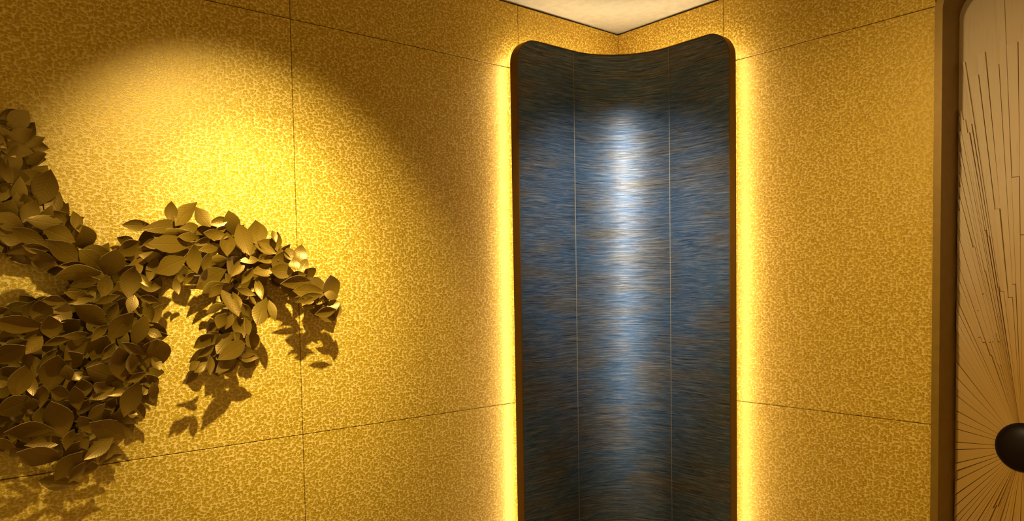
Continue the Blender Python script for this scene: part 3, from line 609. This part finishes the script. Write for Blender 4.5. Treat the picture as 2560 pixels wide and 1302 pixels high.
# dense lower layer of leaves, glimpsed only through the gaps of the upper ones
UNDER = """
-2498 -47 2077 27 67 -12 -27|-2540 -41 2043 26 80 -5 -18|-2513 -46 2043 22 73 16 -39|-2479 -35 2062 139 76 -15 -16|-2535 -32 2030 103 60 22 -25
-2498 -39 2024 165 73 -11 -3|-2472 -40 2022 116 73 -5 -24|-2557 -38 1976 56 85 0 -11|-2539 -43 1994 162 66 5 -5|-2502 -29 1985 170 80 25 -14
-2480 -38 1997 32 84 5 -18|-2446 -41 2001 175 68 2 -29|-2536 -41 1946 63 75 -15 -6|-2506 -30 1954 82 74 19 -4|-2480 -36 1965 109 73 18 -36
-2459 -40 1965 5 79 -23 -19|-2559 -28 1914 10 81 15 -11|-2534 -41 1930 9 73 24 -34|-2502 -34 1923 35 85 -6 -5|-2477 -30 1921 8 70 -24 -13
-2454 -46 1927 127 78 8 -38|-2557 -39 1882 80 71 11 -12|-2539 -47 1897 29 71 16 -30|-2508 -34 1895 115 68 25 -4|-2486 -40 1899 166 82 13 -19
-2447 -26 1894 38 79 -6 -3|-2428 -34 1891 175 72 13 -26|-2540 -29 1859 11 75 -2 -34|-2513 -28 1862 80 79 -24 -18|-2488 -28 1861 52 87 11 -9
-2456 -46 1869 71 73 -19 -12|-2425 -47 1858 65 86 -23 -19|-2545 -41 1834 3 74 20 -28|-2509 -44 1835 19 79 -2 -32|-2482 -46 1819 98 86 -24 0
-2466 -33 1820 59 75 -18 0|-2433 -42 1835 46 82 3 -5|-2391 -29 1836 107 73 -10 -31|-2564 -42 1785 70 65 -12 -32|-2541 -44 1790 149 69 -13 -40
-2523 -35 1790 14 76 -3 -19|-2493 -47 1793 23 60 1 -10|-2465 -31 1794 144 86 -2 -38|-2437 -39 1802 1 71 8 -12|-2392 -34 1811 62 86 -5 -16
-2370 -32 1793 27 83 6 -12|-2564 -31 1765 85 82 2 -4|-2539 -44 1753 143 61 -5 -7|-2522 -34 1759 108 81 15 -40|-2490 -28 1764 110 66 7 -39
-2465 -35 1767 116 80 -23 -38|-2440 -32 1763 173 79 -8 0|-2403 -40 1757 64 63 8 -40|-2374 -32 1758 78 71 16 -30|-2353 -47 1765 131 88 -8 -35
-2151 -39 1766 145 67 16 -16|-2123 -36 1770 140 69 14 -10|-2080 -31 1782 56 66 7 -6|-2046 -26 1776 90 65 -10 -20|-2007 -32 1779 55 69 -22 -39
-1983 -45 1790 112 81 -22 -7|-1939 -42 1782 27 76 -11 -31|-1896 -29 1778 51 79 14 -23|-2570 -43 1731 159 79 -18 -16|-2538 -32 1726 90 69 -3 -15
-2517 -40 1728 1 85 22 -9|-2492 -38 1736 37 73 11 -16|-2461 -46 1740 82 86 13 -25|-2424 -35 1739 2 60 -22 -24|-2405 -46 1733 79 77 14 -13
-2375 -41 1733 99 74 -3 -38|-2344 -47 1737 173 62 8 -26|-2141 -38 1742 23 65 -2 -20|-2119 -33 1749 44 63 16 -22|-2082 -48 1731 107 80 -15 -7
-2052 -37 1740 48 73 -14 -37|-2007 -34 1739 161 80 21 -38|-1965 -26 1755 176 77 -25 -21|-1935 -26 1754 7 66 -14 -9|-1894 -45 1741 136 76 -16 -4
-1863 -29 1742 132 84 7 -34|-1834 -47 1755 125 86 4 -1|-1781 -40 1738 175 84 12 -20|-2495 -30 1705 150 87 -14 -20|-2435 -32 1701 126 62 -10 -16
-2402 -35 1698 102 88 20 -9|-2384 -28 1692 43 71 -1 -29|-2356 -35 1691 92 63 -4 -6|-2308 -40 1704 31 73 -3 -5|-2288 -32 1708 60 73 -23 -23
-2226 -28 1697 69 77 25 -32|-2187 -43 1702 61 65 -2 -18|-2161 -40 1704 148 66 -6 -10|-2119 -36 1709 33 82 -9 -2|-2074 -34 1701 63 72 13 -8
-2053 -29 1694 131 62 9 -23|-2003 -27 1697 145 64 -6 -40|-1975 -30 1715 59 70 -13 -34|-1951 -44 1693 76 66 -21 -21|-1912 -44 1710 102 69 -3 -15
-1851 -40 1706 160 87 -17 -23|-1831 -44 1709 176 71 1 -39|-1772 -31 1701 102 71 15 -34|-1749 -46 1716 56 82 18 -38|-2400 -39 1657 178 61 -10 -33
-2388 -43 1670 88 83 -20 -14|-2344 -42 1668 56 68 8 -35|-2320 -36 1655 87 82 7 0|-2284 -41 1665 52 73 18 -8|-2247 -37 1659 48 61 19 -5
-2229 -47 1664 163 67 9 -24|-2193 -34 1676 105 62 -13 0|-2160 -42 1674 171 75 -10 -25|-2130 -29 1661 164 71 19 -21|-2095 -39 1661 61 70 15 -33
-2047 -30 1659 170 64 13 -11|-2003 -31 1668 176 69 -25 -17|-1979 -46 1677 77 66 -18 -21|-1938 -33 1676 119 78 -2 -22|-1905 -26 1677 124 62 22 -19
-1845 -28 1664 125 73 6 -28|-1812 -34 1671 23 80 -7 0|-1779 -41 1660 167 67 -20 -32|-1729 -35 1679 37 69 -2 -29|-2353 -48 1626 154 78 15 -35
-2324 -29 1638 163 72 -20 -38|-2278 -31 1631 95 60 -23 -1|-2247 -35 1624 72 62 17 -37|-2222 -33 1632 112 60 17 -29|-2179 -33 1638 113 85 11 -18
-2155 -38 1630 132 74 2 -6|-1976 -39 1633 94 75 17 -32|-1948 -45 1631 7 87 -13 -26|-1894 -28 1628 169 78 -2 -5|-1860 -38 1629 144 74 0 -24
-1836 -46 1635 140 83 -18 -26|-1767 -28 1632 135 81 -9 -9|-1747 -38 1626 178 63 22 -8|-1688 -45 1623 173 62 3 -32|-2354 -35 1592 22 79 -13 -4
-2327 -34 1591 93 83 -4 -40|-2280 -34 1604 134 71 21 -9|-2264 -28 1593 140 70 13 -33|-2233 -31 1585 90 66 19 -12|-2202 -36 1582 5 75 -18 -36
-2151 -38 1601 74 87 18 -16|-1944 -44 1601 19 65 14 -2|-1903 -29 1589 114 72 -11 -1|-1863 -38 1591 79 88 -17 -3|-1823 -44 1594 119 70 11 -11
-1701 -36 1597 155 61 15 -31|-1646 -34 1593 16 76 -9 -18|-1612 -47 1581 178 61 10 -34|-2473 -42 1561 130 87 15 -25|-2443 -35 1564 15 82 -4 -20
-2404 -37 1558 62 85 -10 -18|-2390 -46 1571 171 74 0 -12|-2355 -46 1557 150 62 -16 -21|-2316 -39 1567 168 70 -21 -28|-2286 -30 1570 148 71 4 -18
-2249 -42 1555 17 86 6 -20|-2215 -32 1564 5 84 -15 0|-2196 -31 1553 102 74 -13 -2|-2161 -28 1557 61 83 -22 -32|-1930 -33 1557 6 80 6 -15
-1899 -30 1541 106 85 -23 -35|-1861 -37 1552 153 72 -9 -11|-1813 -33 1559 167 70 -22 -14|-1650 -44 1553 108 71 9 -3|-1604 -48 1550 147 70 -11 -1
-1575 -43 1533 165 69 16 -5|-2557 -47 1536 33 68 -25 -5|-2527 -43 1532 92 64 15 -26|-2501 -47 1524 159 64 -18 -37|-2470 -43 1540 66 79 -2 -31
-2435 -45 1523 41 76 -24 -18|-2408 -48 1537 127 66 15 -18|-2374 -31 1532 6 63 17 -40|-2361 -35 1525 89 61 -11 -4|-2325 -34 1518 168 80 -11 -39
-2296 -36 1531 59 71 -12 -20|-2253 -33 1521 127 66 11 -30|-2229 -43 1513 34 86 -6 -22|-2205 -45 1534 63 65 -5 -1|-2158 -39 1522 53 87 22 -17
-1907 -43 1514 118 81 0 -35|-1870 -41 1505 101 88 -4 -38|-2571 -26 1504 57 81 9 -31|-2553 -48 1503 135 71 6 -36|-2530 -47 1509 57 83 -21 -23
-2494 -32 1512 11 66 7 -37|-2473 -34 1499 2 70 19 -38|-2440 -38 1497 176 73 22 -23|-2415 -35 1501 38 72 23 -16|-2378 -46 1488 162 60 -10 -2
-2355 -41 1483 96 67 -13 -33|-2330 -27 1489 12 72 19 -5|-2296 -38 1487 80 74 11 -40|-2261 -36 1486 87 78 9 -16|-2235 -42 1485 96 71 20 -36
-2198 -39 1485 173 86 -5 -36|-2157 -31 1483 156 84 -9 -24|-1943 -31 1465 44 64 17 -11|-1919 -45 1460 166 87 -23 -20|-2551 -41 1479 93 75 8 -25
-2527 -44 1470 64 60 10 -28|-2510 -39 1474 78 82 9 -23|-2464 -32 1471 112 62 8 0|-2443 -29 1474 74 79 24 -17|-2407 -34 1457 10 82 23 -22
-2377 -39 1462 65 71 -10 -16|-2349 -40 1468 148 71 -21 -27|-2329 -43 1468 97 72 8 -14|-2295 -43 1447 6 63 12 -4|-2264 -44 1455 106 75 -14 -36
-2231 -37 1452 2 81 -11 -28|-2199 -41 1461 141 70 24 -16|-2155 -31 1456 19 78 -25 -34|-1986 -45 1431 35 73 -22 0|-1956 -37 1439 1 65 9 -23
-1906 -34 1443 169 87 -6 -5|-1874 -41 1420 78 69 -10 -16|-2581 -33 1450 136 62 1 -4|-2550 -31 1449 112 69 -13 -27|-2524 -36 1435 113 66 -12 -37
-2507 -29 1427 35 87 -21 -2|-2474 -42 1444 42 75 -11 -22|-2439 -29 1430 52 76 -19 -11|-2426 -47 1424 106 67 17 -24|-2382 -35 1428 14 82 -17 -38
-2365 -43 1427 149 85 -5 -5|-2320 -32 1426 140 86 -12 -31|-2285 -31 1415 8 70 -1 -31|-2260 -38 1425 23 66 4 -31|-2227 -41 1418 29 61 -3 -33
-2195 -40 1421 134 76 -21 -22|-2166 -43 1423 23 66 6 -23|-2012 -31 1391 76 61 12 -2|-1993 -30 1411 38 81 -6 -37|-1956 -37 1400 84 83 -2 -29
-1923 -44 1386 143 74 -19 -5|-1879 -35 1399 9 61 -23 -8|-2564 -29 1412 69 77 9 -33|-2534 -39 1411 10 76 -9 -17|-2495 -38 1407 32 67 21 -6
-2474 -26 1390 13 75 25 -4|-2451 -28 1392 43 64 -9 -39|-2418 -28 1392 145 88 -18 -35|-2384 -31 1399 131 82 -22 -25|-2365 -28 1394 55 79 24 -29
-2322 -44 1392 118 78 -14 -40|-2302 -43 1376 8 62 25 -25|-2271 -30 1382 88 84 -17 -27|-2238 -33 1387 17 60 25 -10|-2209 -33 1377 17 84 13 0
-2173 -27 1366 93 85 1 -35|-2026 -41 1370 77 88 -22 -11|-1980 -39 1352 111 72 15 -8|-2584 -44 1368 103 62 -11 -19|-2556 -35 1365 78 60 -6 -9
-2532 -45 1363 121 73 1 -2|-2508 -38 1378 21 71 0 -11|-2473 -28 1370 69 65 19 -12|-2449 -31 1363 55 81 15 -38|-2422 -35 1352 85 64 -2 -30
-2396 -39 1351 100 69 6 -20|-2352 -48 1356 48 87 -15 -15|-2326 -30 1364 62 74 11 -24|-2295 -48 1347 131 81 -1 -32|-2258 -41 1337 19 76 14 -19
-2235 -34 1333 169 82 15 -16|-2189 -27 1332 167 75 6 -17|-2164 -45 1350 174 63 10 -16|-2560 -43 1335 88 88 -17 -28|-2533 -30 1330 133 65 18 -21
-2500 -47 1335 92 82 -14 -23|-2481 -30 1323 82 74 0 -34|-2445 -33 1333 120 68 -18 -27|-2412 -37 1324 104 80 -15 -20|-2400 -38 1331 169 77 17 -14
-2355 -34 1326 101 76 -7 0|-2336 -26 1319 136 86 19 -4|-2303 -34 1313 62 88 -21 -5|-2278 -44 1311 28 69 -15 -29|-2226 -41 1305 103 72 25 -19
-2203 -33 1305 47 82 -16 -6|-2585 -39 1306 130 68 13 -27|-2554 -34 1312 145 88 -20 -17|-2543 -29 1306 83 66 -25 -11|-2504 -32 1310 15 74 12 -5
-2477 -38 1310 119 63 5 -26|-2457 -47 1289 135 78 -11 -27|-2420 -32 1286 147 77 20 -39|-2399 -44 1299 68 73 -2 -36|-2351 -28 1290 28 72 -1 -8
-2323 -41 1285 14 85 -2 -6|-2303 -28 1268 122 78 -17 -13|-2271 -42 1273 116 66 -4 -1|-2242 -32 1275 49 62 22 -7|-2216 -43 1264 50 84 -9 -28
-2583 -36 1273 32 87 -19 -7|-2561 -31 1276 64 81 -24 -28|-2534 -48 1265 111 84 21 -16|-2515 -36 1262 35 60 -18 -27|-2475 -27 1264 22 74 24 -38
-2459 -46 1263 82 70 14 -5|-2416 -40 1259 52 60 -10 -27|-2384 -28 1256 151 88 -17 -28|-2366 -46 1252 175 82 3 -36|-2333 -45 1244 43 72 16 -25
-2299 -45 1246 155 64 -18 -9|-2266 -31 1250 58 60 0 -4|-2232 -40 1229 165 61 -10 -34|-2591 -41 1244 157 69 4 -15|-2561 -31 1242 47 86 7 -11
-2544 -42 1238 171 73 -18 -1|-2501 -34 1234 24 62 21 -25|-2475 -28 1223 94 68 -6 -21|-2448 -39 1237 85 84 -13 -40|-2433 -41 1238 153 66 8 -16
-2396 -39 1224 166 66 23 -35|-2358 -42 1209 7 81 18 -32|-2329 -45 1215 46 79 -7 -12|-2309 -43 1220 89 60 -5 -16|-2282 -48 1209 167 80 5 -1
-2562 -30 1199 112 79 18 -30|-2536 -43 1203 63 70 -9 -39|-2520 -40 1197 158 80 16 -3|-2488 -27 1209 100 69 -21 -36|-2449 -28 1193 19 64 10 -33
-2422 -37 1188 70 84 3 -29|-2388 -35 1191 178 82 -14 -12|-2358 -45 1174 117 70 -5 -27|-2344 -31 1171 53 85 -3 -19|-2307 -30 1185 22 65 25 -3
-2513 -37 1173 44 67 2 -12|-2492 -32 1174 113 75 -10 -19|-2454 -31 1170 55 78 14 -16|-2396 -30 1158 80 66 -19 -35|-2370 -47 1151 33 62 3 0
-2341 -41 1152 92 62 -18 -10|-2395 -34 1128 41 67 -25 -31|-2366 -36 1119 143 77 20 -16|-2344 -29 1114 106 64 -17 -7|-2587 -69 2018 122 68 1 -32
-2542 -68 2025 16 79 -17 -19|-2527 -70 2013 128 75 -11 -23|-2489 -81 2013 39 82 7 -11|-2580 -63 1984 58 83 -19 -21|-2552 -79 1987 116 79 -8 -24
-2527 -77 1988 66 64 -10 -32|-2497 -81 1981 174 82 -1 -10|-2583 -77 1948 56 74 0 -5|-2546 -78 1948 136 74 0 -32|-2531 -77 1949 71 64 -18 0
-2500 -76 1952 76 81 -16 -14|-2462 -71 1964 24 82 -17 -33|-2578 -84 1908 154 85 -2 -6|-2557 -80 1916 49 75 -14 -3|-2527 -68 1919 120 82 -11 -15
-2499 -82 1909 174 66 6 -32|-2458 -75 1911 2 85 -4 -33|-2578 -79 1868 78 68 12 -15|-2558 -65 1869 138 82 1 -32|-2530 -82 1869 35 83 14 -32
-2492 -85 1871 86 75 9 -22|-2459 -63 1886 30 70 -19 -34|-2582 -73 1838 106 60 -6 -22|-2564 -83 1837 168 82 -13 -33|-2527 -63 1841 33 73 -15 -24
-2498 -80 1835 91 63 -6 -32|-2473 -85 1835 110 65 4 -31|-2425 -69 1854 84 76 -9 -4|-2583 -84 1793 130 74 -11 0|-2564 -72 1811 7 73 -12 -19
-2526 -67 1811 160 74 -17 -30|-2495 -83 1799 42 83 -5 -1|-2471 -66 1808 154 65 -8 -28|-2432 -78 1804 69 73 12 -32|-2594 -72 1764 36 66 17 -15
-2567 -72 1772 112 84 17 -4|-2531 -74 1774 120 78 12 -26|-2500 -70 1776 98 62 5 -29|-2471 -70 1773 176 72 -11 -6|-2429 -62 1771 122 71 12 -10
-2395 -66 1771 167 81 -20 -26|-2504 -65 1724 65 72 19 -19|-2478 -64 1728 160 77 -20 -18|-2431 -73 1740 176 72 -19 -31|-2413 -81 1745 37 69 -6 -21
-2383 -79 1741 27 64 15 0|-2157 -84 1738 9 62 -17 -25|-2131 -78 1753 161 65 -13 -6|-2397 -66 1694 46 64 2 -32|-2377 -83 1695 112 77 16 -35
-2343 -76 1690 86 81 5 -3|-2198 -62 1696 179 76 -20 -12|-2163 -75 1696 169 73 1 -5|-2113 -76 1691 80 72 -8 -18|-2341 -63 1653 109 84 -15 -9
-2299 -72 1658 1 62 17 -27|-2279 -65 1665 111 74 -4 -30|-2230 -64 1657 126 83 -1 -22|-2211 -80 1666 52 76 12 -2|-2166 -81 1658 71 74 0 -10
-2354 -82 1615 55 74 18 -5|-2300 -69 1631 155 65 -12 -28|-2270 -68 1613 42 65 -6 -5|-2229 -68 1627 15 67 -10 -16|-2192 -77 1613 136 79 8 -22
-2175 -81 1610 174 61 4 -21|-2369 -70 1588 24 71 4 -28|-2336 -75 1591 84 72 16 0|-2317 -69 1576 117 63 -2 -6|-2275 -84 1580 175 82 3 -5
-2230 -74 1577 170 81 -9 -12|-2208 -69 1587 62 82 17 -31|-2419 -78 1539 131 73 2 -1|-2373 -67 1557 45 67 -14 -22|-2340 -82 1550 131 70 4 -10
-2302 -76 1554 178 73 -13 -18|-2279 -82 1544 5 60 -17 -8|-2237 -66 1537 93 77 -12 -13|-2195 -75 1542 41 65 -11 -26|-2536 -67 1510 35 67 -20 -20
-2504 -80 1517 122 78 4 -8|-2482 -67 1507 171 61 8 -3|-2454 -83 1522 50 62 -4 -30|-2410 -70 1503 20 73 -1 -31|-2381 -68 1498 39 65 -1 -8
-2353 -78 1497 109 65 17 -33|-2315 -79 1494 40 80 -17 -17|-2276 -64 1506 48 76 5 -25|-2247 -68 1508 116 62 -5 -6|-2216 -71 1506 50 73 -15 -1
-2599 -71 1488 176 73 -16 -26|-2579 -66 1490 67 80 -14 -11|-2542 -66 1479 171 75 16 -7|-2517 -81 1468 121 64 -11 -31|-2482 -78 1484 178 65 17 -33
-2443 -64 1466 82 67 -17 -21|-2415 -70 1466 178 71 6 -18|-2389 -66 1471 33 62 14 -8|-2341 -66 1464 66 82 -13 -28|-2307 -67 1474 39 61 2 -30
-2272 -69 1451 143 78 8 -1|-2251 -73 1461 86 64 3 -13|-2206 -67 1457 71 81 12 -27|-2603 -80 1452 180 74 3 -2|-2576 -82 1441 138 72 14 -17
-2547 -63 1435 65 75 0 -22|-2510 -78 1433 116 71 -15 -12|-2477 -67 1444 110 80 -4 -12|-2445 -63 1440 92 73 -18 -8|-2410 -77 1433 78 85 -6 -14
-2389 -80 1441 47 75 -14 -12|-2356 -63 1420 33 70 6 -7|-2319 -66 1434 164 65 -10 -13|-2288 -82 1415 84 61 -9 -32|-2248 -80 1429 95 76 -13 -28
-2200 -71 1419 152 68 -19 -10|-2601 -78 1415 159 82 -8 -22|-2584 -76 1406 75 63 -8 -20|-2551 -75 1405 82 63 -18 -15|-2514 -64 1395 117 63 -5 -22
-2487 -83 1391 3 67 -13 -14|-2444 -82 1404 62 70 17 -20|-2423 -80 1407 77 68 10 -5|-2388 -77 1404 118 67 18 -24|-2348 -75 1382 99 65 -14 -19
-2315 -84 1382 23 69 9 -22|-2281 -83 1395 47 71 -20 -8|-2251 -83 1384 89 76 3 -25|-2217 -65 1378 74 77 -7 -21|-2604 -64 1379 94 63 3 -1
-2575 -78 1380 29 70 -10 -9|-2555 -67 1361 0 65 -8 -1|-2517 -67 1368 180 74 -10 -12|-2479 -71 1373 82 81 5 -33|-2453 -67 1361 44 62 -9 -24
-2425 -65 1354 156 84 -10 -3|-2381 -74 1359 123 83 19 -28|-2362 -78 1357 139 79 16 -21|-2316 -69 1342 32 84 3 -4|-2288 -81 1335 167 63 -15 -33
-2247 -74 1337 37 68 -16 -24|-2201 -63 1325 158 67 8 -30|-2613 -70 1331 6 64 1 -12|-2586 -76 1347 30 61 -10 -17|-2546 -79 1338 22 66 8 -18
-2516 -63 1340 73 67 -1 -30|-2479 -73 1322 153 64 4 -1|-2456 -72 1317 50 67 -3 -18|-2417 -68 1311 177 69 5 -33|-2397 -84 1325 94 74 12 -13
-2357 -79 1324 91 72 -7 -25|-2325 -77 1305 103 65 13 -26|-2290 -84 1314 53 85 -8 -20|-2252 -64 1293 70 71 20 -28|-2214 -75 1301 55 70 7 -35
-2609 -83 1304 179 84 -10 -17|-2578 -84 1310 111 74 7 -8|-2555 -71 1306 130 64 0 -21|-2516 -68 1294 25 65 16 -23|-2494 -66 1288 165 76 11 -29
-2465 -67 1277 9 84 16 -29|-2424 -80 1289 78 80 18 -21|-2382 -70 1284 26 75 -16 -25|-2353 -75 1282 25 61 16 -32|-2328 -68 1277 22 68 11 -24
-2293 -73 1271 95 67 6 -28|-2245 -65 1251 27 74 11 -34|-2612 -64 1271 131 83 8 -8|-2581 -79 1264 70 65 6 -9|-2556 -67 1270 147 67 15 -3
-2514 -70 1264 110 60 -20 -19|-2489 -81 1250 120 64 -1 -8|-2453 -67 1242 164 72 -20 -17|-2434 -69 1246 152 67 1 -31|-2399 -69 1236 75 69 14 -25
-2365 -64 1230 76 60 3 -24|-2323 -79 1228 31 63 13 -6|-2293 -71 1216 111 67 4 -23|-2589 -80 1231 70 71 -11 -2|-2558 -68 1231 60 63 15 -34
-2524 -72 1230 77 78 8 -31|-2499 -71 1209 129 82 -19 -11|-2461 -64 1203 6 64 12 -21|-2425 -75 1199 154 76 -16 -27|-2399 -72 1191 150 67 0 -32
-2360 -74 1186 168 73 -1 -32|-2316 -63 1198 177 66 17 -18|-2398 -82 1154 52 64 15 -27|-2354 -64 1154 180 65 3 -19
"""
bm = bmesh.new()
for tok in UNDER.replace('\n', '|').split('|'):
    if not tok.strip(): continue
    v = [int(q) for q in tok.split()]
    nrm = Vector((v[5] / 100, -0.95, v[6] / 100)).normalized()
    c = Vector((v[0], v[1], v[2])) / 1000; a = math.radians(v[3]); l = v[4] / 2000
    d = Vector((math.cos(a), 0, math.sin(a))); d = (d - nrm * d.dot(nrm)).normalized()
    n0 = len(bm.verts); bm.from_mesh(LEAVES[rl.randrange(6)]); bm.verts.ensure_lookup_table()
    bmesh.ops.transform(bm, matrix=leaf_matrix(c - d * l, c + d * l, l * 0.95, nrm), verts=bm.verts[n0:])
me = bpy.data.meshes.new('leaf_underlayer'); bm.to_mesh(me); bm.free()
me.materials.append(M_LEAF); me.materials.append(M_CUT)
o = bpy.data.objects.new('leaf_underlayer', me); COL.objects.link(o); o.parent = sculpt; o['kind'] = 'stuff'
# welded rods that carry the leaves, with pins into the wall
RODS = [[(-2.514,-0.05,2.062),(-2.501,-0.05,1.957),(-2.459,-0.05,1.852),(-2.424,-0.05,1.776),(-2.358,-0.05,1.722),(-2.278,-0.05,1.654),(-2.249,-0.05,1.583)],
        [(-2.249,-0.05,1.583),(-2.214,-0.05,1.654),(-2.145,-0.05,1.726),(-2.038,-0.05,1.765),(-1.928,-0.05,1.755),(-1.824,-0.05,1.731),(-1.729,-0.05,1.665),(-1.63,-0.05,1.582),(-1.579,-0.05,1.539)],
        [(-2.249,-0.05,1.583),(-2.284,-0.05,1.514),(-2.318,-0.05,1.423),(-2.312,-0.05,1.329),(-2.336,-0.05,1.239),(-2.369,-0.05,1.162),(-2.421,-0.05,1.113)],
        [(-2.564,-0.05,1.505),(-2.474,-0.05,1.478),(-2.379,-0.05,1.439),(-2.318,-0.05,1.423)],
        [(-2.57,-0.05,1.355),(-2.499,-0.05,1.326),(-2.414,-0.05,1.294),(-2.312,-0.05,1.329)],
        [(-2.576,-0.05,1.215),(-2.504,-0.05,1.205),(-2.427,-0.05,1.205),(-2.336,-0.05,1.239)],
        [(-1.928,-0.05,1.755),(-1.919,-0.05,1.64),(-1.896,-0.05,1.549),(-1.912,-0.05,1.459),(-1.953,-0.05,1.397),(-2.029,-0.05,1.352)],
        [(-2.318,-0.05,1.423),(-2.223,-0.05,1.404),(-2.169,-0.05,1.388)],
        [(-2.553,-0.05,1.782),(-2.481,-0.05,1.763),(-2.424,-0.05,1.776)],
        [(-2.145,-0.05,1.726),(-2.124,-0.05,1.665),(-2.043,-0.05,1.641),(-1.919,-0.05,1.64)]]
for p in RODS:
    bm = bmesh.new()
    tube(bm, [Vector(q) + Vector((0, 0.018, 0)) - SO for q in p], 0.004)
    link('support_rod', bm, M_ROD, sculpt, smooth=True)
for q in (RODS[0][1], RODS[0][4], RODS[1][0], RODS[1][3], RODS[1][6], RODS[2][2], RODS[2][5], RODS[6][3]):
    bm = bmesh.new(); tube(bm, [Vector((q[0], -0.034, q[2])) - SO, Vector((q[0], 0.0, q[2])) - SO], 0.004)
    link('wall_pin', bm, M_ROD, sculpt, smooth=True)
